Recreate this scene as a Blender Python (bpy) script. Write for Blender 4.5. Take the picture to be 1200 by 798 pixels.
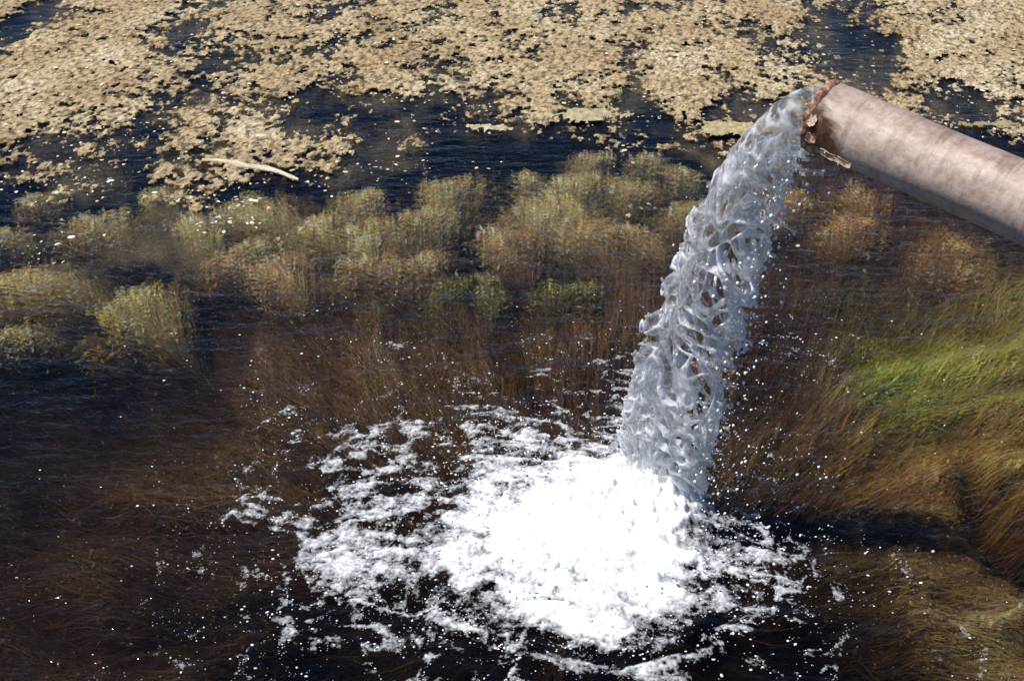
import bpy, math, random
import numpy as np
from mathutils import Vector, Matrix, Quaternion

random.seed(7)
RNG = np.random.default_rng(11)
SC = bpy.context.scene
COL = SC.collection
for o in list(bpy.data.objects):
    bpy.data.objects.remove(o)

# ------------------------------------------------------------------ camera
CAM_H, PITCH, FPX = 1.9, math.radians(35.0), 1448.0        # metres, down-tilt, focal length in 1200 px widths
cam_d = bpy.data.cameras.new('camera')
cam = bpy.data.objects.new('camera', cam_d)
COL.objects.link(cam)
cam.location = (0, 0, CAM_H)
cam.rotation_euler = (math.pi / 2 - PITCH, 0, 0)
cam_d.sensor_width = 36.0
cam_d.lens = 36.0 * FPX / 1200.0
cam_d.clip_start, cam_d.clip_end = 0.05, 500
SC.camera = cam

# ------------------------------------------------------------------ light
SUN_EL, SUN_AZ = math.radians(63), math.radians(-92)        # azimuth from +Y towards +X
sun_dir = Vector((math.sin(SUN_AZ) * math.cos(SUN_EL), math.cos(SUN_AZ) * math.cos(SUN_EL), math.sin(SUN_EL)))
w = bpy.data.worlds.new('World')
SC.world = w
w.use_nodes = True
nt = w.node_tree
nt.nodes.clear()
sky = nt.nodes.new('ShaderNodeTexSky')
sky.sky_type = 'NISHITA'
sky.sun_disc = False
sky.sun_elevation = SUN_EL
sky.sun_rotation = SUN_AZ
sky.air_density, sky.dust_density, sky.ozone_density = 0.6, 0.1, 9.0
bg = nt.nodes.new('ShaderNodeBackground')
bg.inputs['Strength'].default_value = 0.10
out = nt.nodes.new('ShaderNodeOutputWorld')
nt.links.new(sky.outputs[0], bg.inputs[0])
nt.links.new(bg.outputs[0], out.inputs[0])
sun_l = bpy.data.lights.new('sun', 'SUN')
sun_l.energy = 5.0
sun_l.angle = math.radians(0.5)
sun_l.color = (1.0, 0.96, 0.90)
sun = bpy.data.objects.new('sun', sun_l)
COL.objects.link(sun)
sun.location = (0, 0, 12)
sun.rotation_euler = sun_dir.to_track_quat('Z', 'Y').to_euler()
SC.view_settings.view_transform = 'Standard'
SC.view_settings.look = 'None'
SC.view_settings.gamma = 1.0
SC.view_settings.exposure = 0.4
SC.render.engine = 'CYCLES'
cy = SC.cycles
cy.use_denoising = True
cy.max_bounces = 10
cy.diffuse_bounces = 2
cy.glossy_bounces = 4
cy.transmission_bounces = 8
cy.transparent_max_bounces = 24
cy.caustics_reflective = False
cy.caustics_refractive = False
cy.sample_clamp_indirect = 6.0

# ------------------------------------------------------------------ helpers
def wp(u, v, z=0.0):
    """point of the horizontal plane z that shows at photo pixel (u, v): used to survey positions"""
    a, b = (u - 600) / FPX, (399 - v) / FPX
    d = np.array([a, math.cos(PITCH) + b * math.sin(PITCH), -math.sin(PITCH) + b * math.cos(PITCH)])
    return d * ((z - CAM_H) / d[2]) + np.array([0, 0, CAM_H])

_perm = np.random.default_rng(5).permutation(256).astype(np.int32)
_perm = np.concatenate([_perm, _perm, _perm])
_g3 = np.random.default_rng(6).normal(size=(256, 3)).astype(np.float32)
_g3 /= np.linalg.norm(_g3, axis=1, keepdims=True)

def perlin(x, y, z=0.0, seed=0):
    x, y, z = np.broadcast_arrays(np.asarray(x, np.float32), np.asarray(y, np.float32), np.asarray(z + seed * 17.31, np.float32))
    xi, yi, zi = np.floor(x).astype(np.int32), np.floor(y).astype(np.int32), np.floor(z).astype(np.int32)
    xf, yf, zf = x - xi, y - yi, z - zi
    fade = lambda t: t * t * t * (t * (t * 6 - 15) + 10)
    u, v, ww = fade(xf), fade(yf), fade(zf)
    res = 0
    for dx in (0, 1):
        for dy in (0, 1):
            for dz in (0, 1):
                h = _perm[_perm[_perm[(xi + dx) & 255] + ((yi + dy) & 255)] + ((zi + dz) & 255)]
                g = _g3[h]
                dot = g[..., 0] * (xf - dx) + g[..., 1] * (yf - dy) + g[..., 2] * (zf - dz)
                res = res + dot * (u if dx else 1 - u) * (v if dy else 1 - v) * (ww if dz else 1 - ww)
    return res * 1.6

def fbm(x, y, z=0.0, oct=4, seed=0, gain=0.5):
    a, s, f = 1.0, 0, 1.0
    for i in range(oct):
        s = s + a * perlin(x * f, y * f, z * f if not np.isscalar(z) else z, seed + i * 3)
        a *= gain
        f *= 2.03
    return s

def smooth(e0, e1, x):
    t = np.clip((x - e0) / (e1 - e0), 0, 1)
    return t * t * (3 - 2 * t)

def idw(px, py, anchors, ysc=0.5, p=3.0, soft=0.03):
    """inverse-distance blend of surveyed values; anchors = [(u, v, value...)]"""
    A = np.array([list(wp(a[0], a[1])[:2]) + list(a[2:]) for a in anchors], np.float32)
    W = 0
    V = 0
    for a in A:
        d2 = (px - a[0]) ** 2 + ((py - a[1]) * ysc) ** 2 + soft ** 2
        wgt = d2 ** (-p / 2)
        W = W + wgt
        V = V + (wgt[..., None] * a[2:])
    return V / W[..., None]

def mesh_np(name, verts, faces, mat=None, cols=None, smooth_sh=True, attrs=None):
    """verts (N,3), faces (M,3|4) arrays -> mesh"""
    verts = np.ascontiguousarray(verts, np.float32)
    faces = np.ascontiguousarray(faces, np.int32)
    me = bpy.data.meshes.new(name)
    k = faces.shape[1]
    me.vertices.add(len(verts))
    me.vertices.foreach_set('co', verts.ravel())
    me.loops.add(faces.size)
    me.loops.foreach_set('vertex_index', faces.ravel())
    me.polygons.add(len(faces))
    me.polygons.foreach_set('loop_start', np.arange(0, faces.size, k, dtype=np.int32))
    if smooth_sh:
        me.polygons.foreach_set('use_smooth', np.ones(len(faces), bool))
    if cols is not None:
        a = me.attributes.new('tint', 'FLOAT_COLOR', 'POINT')
        c = np.ones((len(verts), 4), np.float32)
        c[:, :3] = cols
        a.data.foreach_set('color', c.ravel())
    for kk, vv in (attrs or {}).items():
        a = me.attributes.new(kk, 'FLOAT', 'POINT')
        a.data.foreach_set('value', np.ascontiguousarray(vv, np.float32))
    me.update(calc_edges=True)
    me.validate()
    if mat:
        me.materials.append(mat)
    return me

def link(name, me, parent=None, label=None, cat=None, group=None, kind=None, loc=None):
    o = bpy.data.objects.new(name, me)
    COL.objects.link(o)
    if parent:
        o.parent = parent
    if loc is not None:
        o.location = loc
    for k, v in (('label', label), ('category', cat), ('group', group), ('kind', kind)):
        if v:
            o[k] = v
    return o

def surface_nets(F, origin, h):
    nx, ny, nz = F.shape
    S = F > 0
    cs = [(0, 0, 0), (1, 0, 0), (0, 1, 0), (1, 1, 0), (0, 0, 1), (1, 0, 1), (0, 1, 1), (1, 1, 1)]
    sub = lambda A, c: A[c[0]:nx - 1 + c[0], c[1]:ny - 1 + c[1], c[2]:nz - 1 + c[2]]
    cnt = np.zeros((nx - 1, ny - 1, nz - 1), np.uint8)
    for c in cs:
        cnt += sub(S, c)
    act = (cnt > 0) & (cnt < 8)
    ijk = np.argwhere(act)
    idx = -np.ones(act.shape, np.int32)
    idx[act] = np.arange(len(ijk))
    fv = [sub(F, c)[act] for c in cs]
    pos = np.zeros((len(ijk), 3), np.float32)
    n = np.zeros(len(ijk), np.float32)
    for a in range(8):
        for b in range(a + 1, 8):
            d = np.abs(np.array(cs[a]) - np.array(cs[b])).sum()
            if d != 1:
                continue
            m = (fv[a] > 0) != (fv[b] > 0)
            den = np.where(m, fv[a] - fv[b], 1)
            t = np.where(m, fv[a] / den, 0)
            p = np.array(cs[a])[None] + t[:, None] * (np.array(cs[b]) - np.array(cs[a]))[None]
            pos += p * m[:, None]
            n += m
    pos = (ijk + pos / n[:, None]) * h + np.asarray(origin)
    quads = []
    for ax in range(3):
        o1, o2 = [(1, 2), (2, 0), (0, 1)][ax]
        s0 = [slice(None)] * 3
        s1 = [slice(None)] * 3
        s0[ax] = slice(0, -1)
        s1[ax] = slice(1, None)
        ch = S[tuple(s0)] != S[tuple(s1)]
        e = np.argwhere(ch)
        ok = (e[:, o1] > 0) & (e[:, o2] > 0) & (e[:, o1] < F.shape[o1] - 1) & (e[:, o2] < F.shape[o2] - 1)
        e = e[ok]
        ins = S[tuple(s0)][e[:, 0], e[:, 1], e[:, 2]]
        q = []
        for d1, d2 in ((-1, -1), (0, -1), (0, 0), (-1, 0)):
            c = e.copy()
            c[:, o1] += d1
            c[:, o2] += d2
            q.append(idx[c[:, 0], c[:, 1], c[:, 2]])
        q = np.stack(q, 1)
        q[~ins] = q[~ins][:, ::-1]
        quads.append(q)
    return pos, np.concatenate(quads)

_ico_cache = {}
def ico(sub):
    if sub not in _ico_cache:
        import bmesh
        bm = bmesh.new()
        bmesh.ops.create_icosphere(bm, subdivisions=sub, radius=1.0)
        bm.verts.ensure_lookup_table()
        _ico_cache[sub] = (np.array([v.co[:] for v in bm.verts], np.float32), np.array([[v.index for v in f.verts] for f in bm.faces], np.int32))
        bm.free()
    return _ico_cache[sub]

def balls(centres, radii, sub=1, squash=None, stretch=None):
    """many small spheres as arrays"""
    V, Fc = ico(sub)
    c = np.asarray(centres, np.float32)
    r = np.asarray(radii, np.float32)
    vv = V[None] * r[:, None, None]
    if squash is not None:
        vv = vv * np.asarray(squash, np.float32)[:, None, :]
    if stretch is not None:                                   # stretch along a vector
        s = np.asarray(stretch, np.float32)
        vv = vv + s[:, None, :] * (V[None] @ (s / (np.linalg.norm(s, axis=1, keepdims=True) + 1e-9))[..., None])
    vv = vv + c[:, None]
    ff = Fc[None] + (np.arange(len(c)) * len(V))[:, None, None]
    return vv.reshape(-1, 3), ff.reshape(-1, 3)

# ------------------------------------------------------------------ materials
def new_mat(name):
    m = bpy.data.materials.new(name)
    m.use_nodes = True
    n = m.node_tree
    n.nodes.clear()
    o = n.nodes.new('ShaderNodeOutputMaterial')
    return m, n, o

def N(n, t, **kw):
    x = n.nodes.new(t)
    for k, v in kw.items():
        if k.startswith('i_'):
            x.inputs[k[2:].replace('_', ' ')].default_value = v
        else:
            setattr(x, k, v)
    return x

def ramp(n, pts):
    r = n.nodes.new('ShaderNodeValToRGB')
    el = r.color_ramp.elements
    while len(el) > 1:
        el.remove(el[-1])
    el[0].position, el[0].color = pts[0][0], (*pts[0][1], 1)
    for p, c in pts[1:]:
        e = el.new(p)
        e.color = (*c, 1)
    return r

def mat_water():
    m, n, o = new_mat('clear pond water')
    tc = N(n, 'ShaderNodeTexCoord')
    n1 = N(n, 'ShaderNodeTexNoise', i_Scale=10.0, i_Detail=5.0, i_Roughness=0.6)
    mp = N(n, 'ShaderNodeMapping')
    mp.inputs['Scale'].default_value = (0.7, 1.6, 1)
    n.links.new(tc.outputs['Object'], mp.inputs[0])
    n.links.new(mp.outputs[0], n1.inputs['Vector'])
    bp = N(n, 'ShaderNodeBump', i_Strength=0.75, i_Distance=0.018)
    n.links.new(n1.outputs[0], bp.inputs['Height'])
    fr = N(n, 'ShaderNodeFresnel', i_IOR=1.333)
    n.links.new(bp.outputs[0], fr.inputs['Normal'])
    gl = N(n, 'ShaderNodeBsdfGlossy', i_Roughness=0.06)
    n.links.new(bp.outputs[0], gl.inputs['Normal'])
    tr = N(n, 'ShaderNodeBsdfTransparent')
    tr.inputs[0].default_value = (0.96, 0.98, 1.0, 1)
    rf = N(n, 'ShaderNodeBsdfRefraction', i_Roughness=0.12, i_IOR=1.333)
    n.links.new(bp.outputs[0], rf.inputs['Normal'])
    tm = N(n, 'ShaderNodeMixShader')
    tm.inputs[0].default_value = 0.5
    n.links.new(tr.outputs[0], tm.inputs[1])
    n.links.new(rf.outputs[0], tm.inputs[2])
    mx = N(n, 'ShaderNodeMixShader')
    n.links.new(fr.outputs[0], mx.inputs[0])
    n.links.new(tm.outputs[0], mx.inputs[1])
    n.links.new(gl.outputs[0], mx.inputs[2])
    n.links.new(mx.outputs[0], o.inputs['Surface'])
    va = N(n, 'ShaderNodeVolumeAbsorption', i_Density=9.0)
    va.inputs['Color'].default_value = (0.70, 0.63, 0.52, 1)
    n.links.new(va.outputs[0], o.inputs['Volume'])
    return m

def mat_tint(name, rough=0.6, spec=0.3, trans=0.0, bump=0.0, bscale=200.0, vary=0.25, edge=False):
    m, n, o = new_mat(name)
    at = N(n, 'ShaderNodeAttribute', attribute_name='tint')
    tc = N(n, 'ShaderNodeTexCoord')
    nz = N(n, 'ShaderNodeTexNoise', i_Scale=bscale, i_Detail=3.0)
    n.links.new(tc.outputs['Object'], nz.inputs['Vector'])
    hs = N(n, 'ShaderNodeHueSaturation')
    mr = N(n, 'ShaderNodeMapRange')
    mr.inputs['To Min'].default_value = 1 - vary
    mr.inputs['To Max'].default_value = 1 + vary
    n.links.new(nz.outputs[0], mr.inputs[0])
    n.links.new(mr.outputs[0], hs.inputs['Value'])
    n.links.new(at.outputs['Color'], hs.inputs['Color'])
    p = N(n, 'ShaderNodeBsdfPrincipled', i_Roughness=rough)
    p.inputs['Specular IOR Level'].default_value = spec
    n.links.new(hs.outputs[0], p.inputs['Base Color'])
    if bump:
        b = N(n, 'ShaderNodeBump', i_Strength=bump, i_Distance=0.004)
        n.links.new(nz.outputs[0], b.inputs['Height'])
        n.links.new(b.outputs[0], p.inputs['Normal'])
    s = p.outputs[0]
    if trans:
        t = N(n, 'ShaderNodeBsdfTranslucent')
        n.links.new(hs.outputs[0], t.inputs[0])
        mx = N(n, 'ShaderNodeMixShader')
        mx.inputs[0].default_value = trans
        n.links.new(s, mx.inputs[1])
        n.links.new(t.outputs[0], mx.inputs[2])
        s = mx.outputs[0]
    if edge:                                                   # thins out to nothing along its ragged edge
        ca = N(n, 'ShaderNodeAttribute', attribute_name='cover')
        ma = N(n, 'ShaderNodeMath', operation='MULTIPLY_ADD')
        ma.inputs[1].default_value = 1.6
        ma.inputs[2].default_value = -0.8
        n.links.new(nz.outputs[0], ma.inputs[0])
        ad = N(n, 'ShaderNodeMath', operation='ADD', use_clamp=True)
        n.links.new(ca.outputs['Fac'], ad.inputs[0])
        n.links.new(ma.outputs[0], ad.inputs[1])
        tt_ = N(n, 'ShaderNodeBsdfTransparent')
        mx2 = N(n, 'ShaderNodeMixShader')
        n.links.new(ad.outputs[0], mx2.inputs[0])
        n.links.new(tt_.outputs[0], mx2.inputs[1])
        n.links.new(s, mx2.inputs[2])
        s = mx2.outputs[0]
    n.links.new(s, o.inputs['Surface'])
    return m

def mat_jet():
    m, n, o = new_mat('falling aerated water')
    tc = N(n, 'ShaderNodeTexCoord')
    nz = N(n, 'ShaderNodeTexNoise', i_Scale=60.0, i_Detail=2.0, i_Roughness=0.5)
    n.links.new(tc.outputs['Object'], nz.inputs['Vector'])
    b = N(n, 'ShaderNodeBump', i_Strength=0.4, i_Distance=0.008)
    n.links.new(nz.outputs[0], b.inputs['Height'])
    g = N(n, 'ShaderNodeBsdfGlass', i_Roughness=0.09, i_IOR=1.333)
    n.links.new(b.outputs[0], g.inputs['Normal'])
    t = N(n, 'ShaderNodeBsdfTransparent')
    tg = N(n, 'ShaderNodeMixShader')
    tg.inputs[0].default_value = 0.36
    n.links.new(t.outputs[0], tg.inputs[1])
    n.links.new(g.outputs[0], tg.inputs[2])
    d = N(n, 'ShaderNodeBsdfDiffuse')
    d.inputs[0].default_value = (0.95, 0.955, 0.96, 1)
    n.links.new(b.outputs[0], d.inputs['Normal'])
    tl = N(n, 'ShaderNodeBsdfTranslucent')
    tl.inputs[0].default_value = (0.95, 0.955, 0.96, 1)
    dt = N(n, 'ShaderNodeMixShader')
    dt.inputs[0].default_value = 0.55
    n.links.new(d.outputs[0], dt.inputs[1])
    n.links.new(tl.outputs[0], dt.inputs[2])
    at = N(n, 'ShaderNodeAttribute', attribute_name='air_glint')  # froth together with painted sun glints, both shown as white
    mx = N(n, 'ShaderNodeMixShader')
    n.links.new(at.outputs['Fac'], mx.inputs[0])
    n.links.new(tg.outputs[0], mx.inputs[1])
    n.links.new(dt.outputs[0], mx.inputs[2])
    n.links.new(mx.outputs[0], o.inputs['Surface'])
    return m

def mat_foam():
    m, n, o = new_mat('white water foam')
    tc = N(n, 'ShaderNodeTexCoord')
    nz = N(n, 'ShaderNodeTexNoise', i_Scale=140.0, i_Detail=3.0)
    n.links.new(tc.outputs['Object'], nz.inputs['Vector'])
    b = N(n, 'ShaderNodeBump', i_Strength=0.2, i_Distance=0.003)
    n.links.new(nz.outputs[0], b.inputs['Height'])
    p = N(n, 'ShaderNodeBsdfPrincipled', i_Roughness=0.5)
    p.inputs['Base Color'].default_value = (0.90, 0.93, 0.96, 1)
    n.links.new(b.outputs[0], p.inputs['Normal'])
    t = N(n, 'ShaderNodeBsdfTransparent')
    at = N(n, 'ShaderNodeAttribute', attribute_name='cover')
    ad = N(n, 'ShaderNodeMath', operation='ADD')
    sb = N(n, 'ShaderNodeMath', operation='MULTIPLY_ADD')
    sb.inputs[1].default_value = 0.9
    sb.inputs[2].default_value = -0.45
    n.links.new(nz.outputs[0], sb.inputs[0])
    n.links.new(at.outputs['Fac'], ad.inputs[0])
    n.links.new(sb.outputs[0], ad.inputs[1])
    ad.use_clamp = True
    mx = N(n, 'ShaderNodeMixShader')
    n.links.new(ad.outputs[0], mx.inputs[0])
    n.links.new(t.outputs[0], mx.inputs[1])
    n.links.new(p.outputs[0], mx.inputs[2])
    n.links.new(mx.outputs[0], o.inputs['Surface'])
    return m

def mat_drop():
    m, n, o = new_mat('water drop')
    g = N(n, 'ShaderNodeBsdfGlass', i_Roughness=0.05, i_IOR=1.333)
    d = N(n, 'ShaderNodeBsdfDiffuse')
    d.inputs[0].default_value = (0.9, 0.93, 0.97, 1)
    mx = N(n, 'ShaderNodeMixShader')
    mx.inputs[0].default_value = 0.9
    n.links.new(g.outputs[0], mx.inputs[1])
    n.links.new(d.outputs[0], mx.inputs[2])
    n.links.new(mx.outputs[0], o.inputs['Surface'])
    return m

def mat_bed():
    m, n, o = new_mat('dark pond mud')
    tc = N(n, 'ShaderNodeTexCoord')
    nz = N(n, 'ShaderNodeTexNoise', i_Scale=14.0, i_Detail=8.0, i_Roughness=0.65)
    n.links.new(tc.outputs['Object'], nz.inputs['Vector'])
    r = ramp(n, [(0.3, (0.010, 0.008, 0.007)), (0.55, (0.035, 0.024, 0.015)), (0.75, (0.075, 0.05, 0.028))])
    n.links.new(nz.outputs[0], r.inputs[0])
    p = N(n, 'ShaderNodeBsdfPrincipled', i_Roughness=0.9)
    b = N(n, 'ShaderNodeBump', i_Strength=0.6, i_Distance=0.02)
    n.links.new(nz.outputs[0], b.inputs['Height'])
    n.links.new(b.outputs[0], p.inputs['Normal'])
    n.links.new(r.outputs[0], p.inputs['Base Color'])
    n.links.new(p.outputs[0], o.inputs['Surface'])
    return m

def mat_pipe():
    """object X runs back from the mouth along the pipe"""
    m, n, o = new_mat('weathered painted steel')
    tc = N(n, 'ShaderNodeTexCoord')
    n1 = N(n, 'ShaderNodeTexNoise', i_Scale=9.0, i_Detail=8.0, i_Roughness=0.7)
    n2 = N(n, 'ShaderNodeTexNoise', i_Scale=70.0, i_Detail=6.0, i_Roughness=0.7)
    mp = N(n, 'ShaderNodeMapping')
    mp.inputs['Scale'].default_value = (0.35, 1, 1)
    n.links.new(tc.outputs['Object'], mp.inputs[0])
    n.links.new(mp.outputs[0], n1.inputs['Vector'])
    n.links.new(tc.outputs['Object'], n2.inputs['Vector'])
    base = ramp(n, [(0.28, (0.17, 0.12, 0.10)), (0.5, (0.345, 0.265, 0.22)), (0.7, (0.52, 0.42, 0.34))])
    n.links.new(n1.outputs[0], base.inputs[0])
    grime = ramp(n, [(0.40, (0.45, 0.36, 0.33)), (0.55, (1, 1, 1))])
    n.links.new(n2.outputs[0], grime.inputs[0])
    mul = N(n, 'ShaderNodeMixRGB', blend_type='MULTIPLY')
    mul.inputs[0].default_value = 0.45
    n.links.new(base.outputs[0], mul.inputs[1])
    n.links.new(grime.outputs[0], mul.inputs[2])
    st_n = N(n, 'ShaderNodeTexNoise', i_Scale=20.0, i_Detail=5.0, i_Roughness=0.7)
    mp2 = N(n, 'ShaderNodeMapping')
    mp2.inputs['Scale'].default_value = (1.6, 0.16, 0.16)
    n.links.new(tc.outputs['Object'], mp2.inputs[0])
    n.links.new(mp2.outputs[0], st_n.inputs['Vector'])
    st_r = ramp(n, [(0.36, (0.45, 0.38, 0.34)), (0.5, (1, 1, 1))])
    n.links.new(st_n.outputs[0], st_r.inputs[0])
    mul2 = N(n, 'ShaderNodeMixRGB', blend_type='MULTIPLY')
    mul2.inputs[0].default_value = 0.6
    n.links.new(mul.outputs[0], mul2.inputs[1])
    n.links.new(st_r.outputs[0], mul2.inputs[2])
    mul = mul2
    # rust creeping back from the mouth
    sx = N(n, 'ShaderNodeSeparateXYZ')
    n.links.new(tc.outputs['Object'], sx.inputs[0])
    a1 = N(n, 'ShaderNodeMath', operation='MULTIPLY_ADD')       # n1 * 0.12 + (-x)
    a1.inputs[1].default_value = 0.20
    ng = N(n, 'ShaderNodeMath', operation='MULTIPLY')
    ng.inputs[1].default_value = -1.0
    n.links.new(sx.outputs[0], ng.inputs[0])
    n.links.new(n1.outputs[0], a1.inputs[0])
    n.links.new(ng.outputs[0], a1.inputs[2])
    # more rust on the underside
    zz = N(n, 'ShaderNodeMath', operation='MULTIPLY_ADD')
    zz.inputs[1].default_value = -0.85
    n.links.new(sx.outputs[2], zz.inputs[0])
    n.links.new(a1.outputs[0], zz.inputs[2])
    rr = N(n, 'ShaderNodeMapRange')
    rr.inputs['From Min'].default_value = 0.042
    rr.inputs['From Max'].default_value = 0.062
    n.links.new(zz.outputs[0], rr.inputs[0])
    rust = ramp(n, [(0.38, (0.03, 0.012, 0.007)), (0.54, (0.09, 0.035, 0.016)), (0.68, (0.26, 0.12, 0.055))])
    n.links.new(n2.outputs[0], rust.inputs[0])
    mx = N(n, 'ShaderNodeMixRGB')
    n.links.new(rr.outputs[0], mx.inputs[0])
    n.links.new(mul.outputs[0], mx.inputs[1])
    n.links.new(rust.outputs[0], mx.inputs[2])
    p = N(n, 'ShaderNodeBsdfPrincipled', i_Roughness=0.5)
    p.inputs['Specular IOR Level'].default_value = 0.35
    n.links.new(mx.outputs[0], p.inputs['Base Color'])
    b = N(n, 'ShaderNodeBump', i_Strength=0.35, i_Distance=0.003)
    n.links.new(n2.outputs[0], b.inputs['Height'])
    n.links.new(b.outputs[0], p.inputs['Normal'])
    n.links.new(p.outputs[0], o.inputs['Surface'])
    return m

def mat_rust(name, lo, mid, hi):
    m, n, o = new_mat(name)
    tc = N(n, 'ShaderNodeTexCoord')
    n2 = N(n, 'ShaderNodeTexNoise', i_Scale=85.0, i_Detail=6.0, i_Roughness=0.7)
    n.links.new(tc.outputs['Object'], n2.inputs['Vector'])
    r = ramp(n, [(0.36, lo), (0.5, mid), (0.64, hi)])
    n.links.new(n2.outputs[0], r.inputs[0])
    p = N(n, 'ShaderNodeBsdfPrincipled', i_Roughness=0.8)
    b = N(n, 'ShaderNodeBump', i_Strength=0.7, i_Distance=0.004)
    n.links.new(n2.outputs[0], b.inputs['Height'])
    n.links.new(b.outputs[0], p.inputs['Normal'])
    n.links.new(r.outputs[0], p.inputs['Base Color'])
    n.links.new(p.outputs[0], o.inputs['Surface'])
    return m

M_WATER, M_JET, M_FOAM, M_DROP, M_BED, M_PIPE = mat_water(), mat_jet(), mat_foam(), mat_drop(), mat_bed(), mat_pipe()
M_WEED = mat_tint('pond weed', rough=0.5, spec=0.3, trans=0.25, bscale=60, vary=0.3)
M_MAT = mat_tint('dried floating algae', rough=0.9, spec=0.1, bump=0.8, bscale=160, vary=0.35)
M_MATF = mat_tint('ragged floating algae', rough=0.85, spec=0.15, bump=0.8, bscale=170, vary=0.4, edge=True)
M_RUST = mat_rust('flaking rust', (0.05, 0.02, 0.012), (0.22, 0.11, 0.065), (0.50, 0.36, 0.26))
M_RUSTL = mat_rust('pale rust scale', (0.22, 0.12, 0.075), (0.42, 0.29, 0.2), (0.6, 0.48, 0.37))

# ------------------------------------------------------------------ the water level and its waves
IMPACT = wp(772, 585)[:2]                         # where the jet meets the pond
FOAMC = wp(668, 640)[:2]                          # middle of the white water

def water_z(x, y):
    d = np.hypot(x - FOAMC[0], (y - FOAMC[1]))
    amp = 0.0010 + 0.017 * np.exp(-(d / 0.48) ** 2) + 0.0034 * np.exp(-(d / 0.9) ** 2)
    wv = 0.8 * fbm(x * 8, y * 8, 0.3, 4, 40, gain=0.6) + 0.22 * np.sin(d * 40 + 7.0 * perlin(x * 3.5, y * 3.5, 1.7, 44))
    return amp * wv

def bed_z(x, y):
    z = -0.36 + 0.07 * fbm(x * 1.3, y * 1.3, 0.2, 3, 60)
    z = z - 0.30 * smooth(-0.1, -0.9, x) * smooth(3.6, 2.4, y)            # deep to the near left
    z = z + 0.17 * smooth(0.55, 1.25, x) * smooth(3.4, 2.6, y)            # shelving up on the pipe side
    d = np.hypot(x - FOAMC[0], y - FOAMC[1])
    z = z - 0.18 * np.exp(-(d / 0.4) ** 2)                               # scoured hollow under the jet
    bank = smooth(0.0, 0.75, x - (1.95 + 0.34 * y)) * 1.05
    near = smooth(0.9, 0.2, y) * 0.75
    return z + np.maximum(bank, near)

def grid_lines(lo, hi, step, far):
    core = np.arange(lo, hi + step / 2, step)
    k = np.geomspace(step, far, 26)
    k = np.cumsum(k) * (far / np.cumsum(k)[-1])
    return np.concatenate([lo - k[::-1], core, hi + k])

def grid_mesh(xs, ys):
    X, Y = np.meshgrid(xs, ys, indexing='xy')
    nx, ny = len(xs), len(ys)
    i = np.arange(nx * ny).reshape(ny, nx)
    q = np.stack([i[:-1, :-1], i[:-1, 1:], i[1:, 1:], i[1:, :-1]], -1).reshape(-1, 4)
    return X.ravel(), Y.ravel(), q

# pond bed and bank
gx, gy, q = grid_mesh(grid_lines(-3, 3.4, 0.04, 60), grid_lines(-0.5, 6.5, 0.04, 60))
me = mesh_np('pond_bed', np.stack([gx, gy, bed_z(gx, gy)], 1), q, M_BED)
link('pond_bed', me, kind='structure')

# water body: waved top, sides and a bottom
xs, ys = grid_lines(-2.6, 2.8, 0.017, 58), grid_lines(1.2, 6.0, 0.017, 58)
gx, gy, q = grid_mesh(xs, ys)
top = np.stack([gx, gy, water_z(gx, gy)], 1)
nx, ny = len(xs), len(ys)
I = np.arange(nx * ny).reshape(ny, nx)
ring = np.concatenate([I[0, :], I[1:, -1], I[-1, -2::-1], I[-2:0:-1, 0]])
low = top[ring].copy()
low[:, 2] = -3.0
b0 = len(top)
rn = np.arange(len(ring))
side = np.stack([ring[rn], b0 + rn, b0 + (rn + 1) % len(ring), ring[(rn + 1) % len(ring)]], 1)
verts = np.concatenate([top, low])
# the four bottom corners close the box
c = [b0 + int(np.where(ring == I[a])[0][0]) for a in ((0, 0), (0, -1), (-1, -1), (-1, 0))]
cen = np.array([[0, 0, -3.0]]) + 0 * top[:1]
verts = np.concatenate([verts, cen])
me = mesh_np('pond_water', verts, np.concatenate([q, side]), M_WATER)
import bmesh as _bm
bm = _bm.new()
bm.from_mesh(me)
bm.verts.ensure_lookup_table()
bm.faces.new([bm.verts[b0 + k] for k in range(len(ring) - 1, -1, -1)])
bm.verts.remove(bm.verts[len(verts) - 1])
_bm.ops.recalc_face_normals(bm, faces=bm.faces)
bm.to_mesh(me)
bm.free()
link('pond_water', me, kind='structure')

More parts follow.
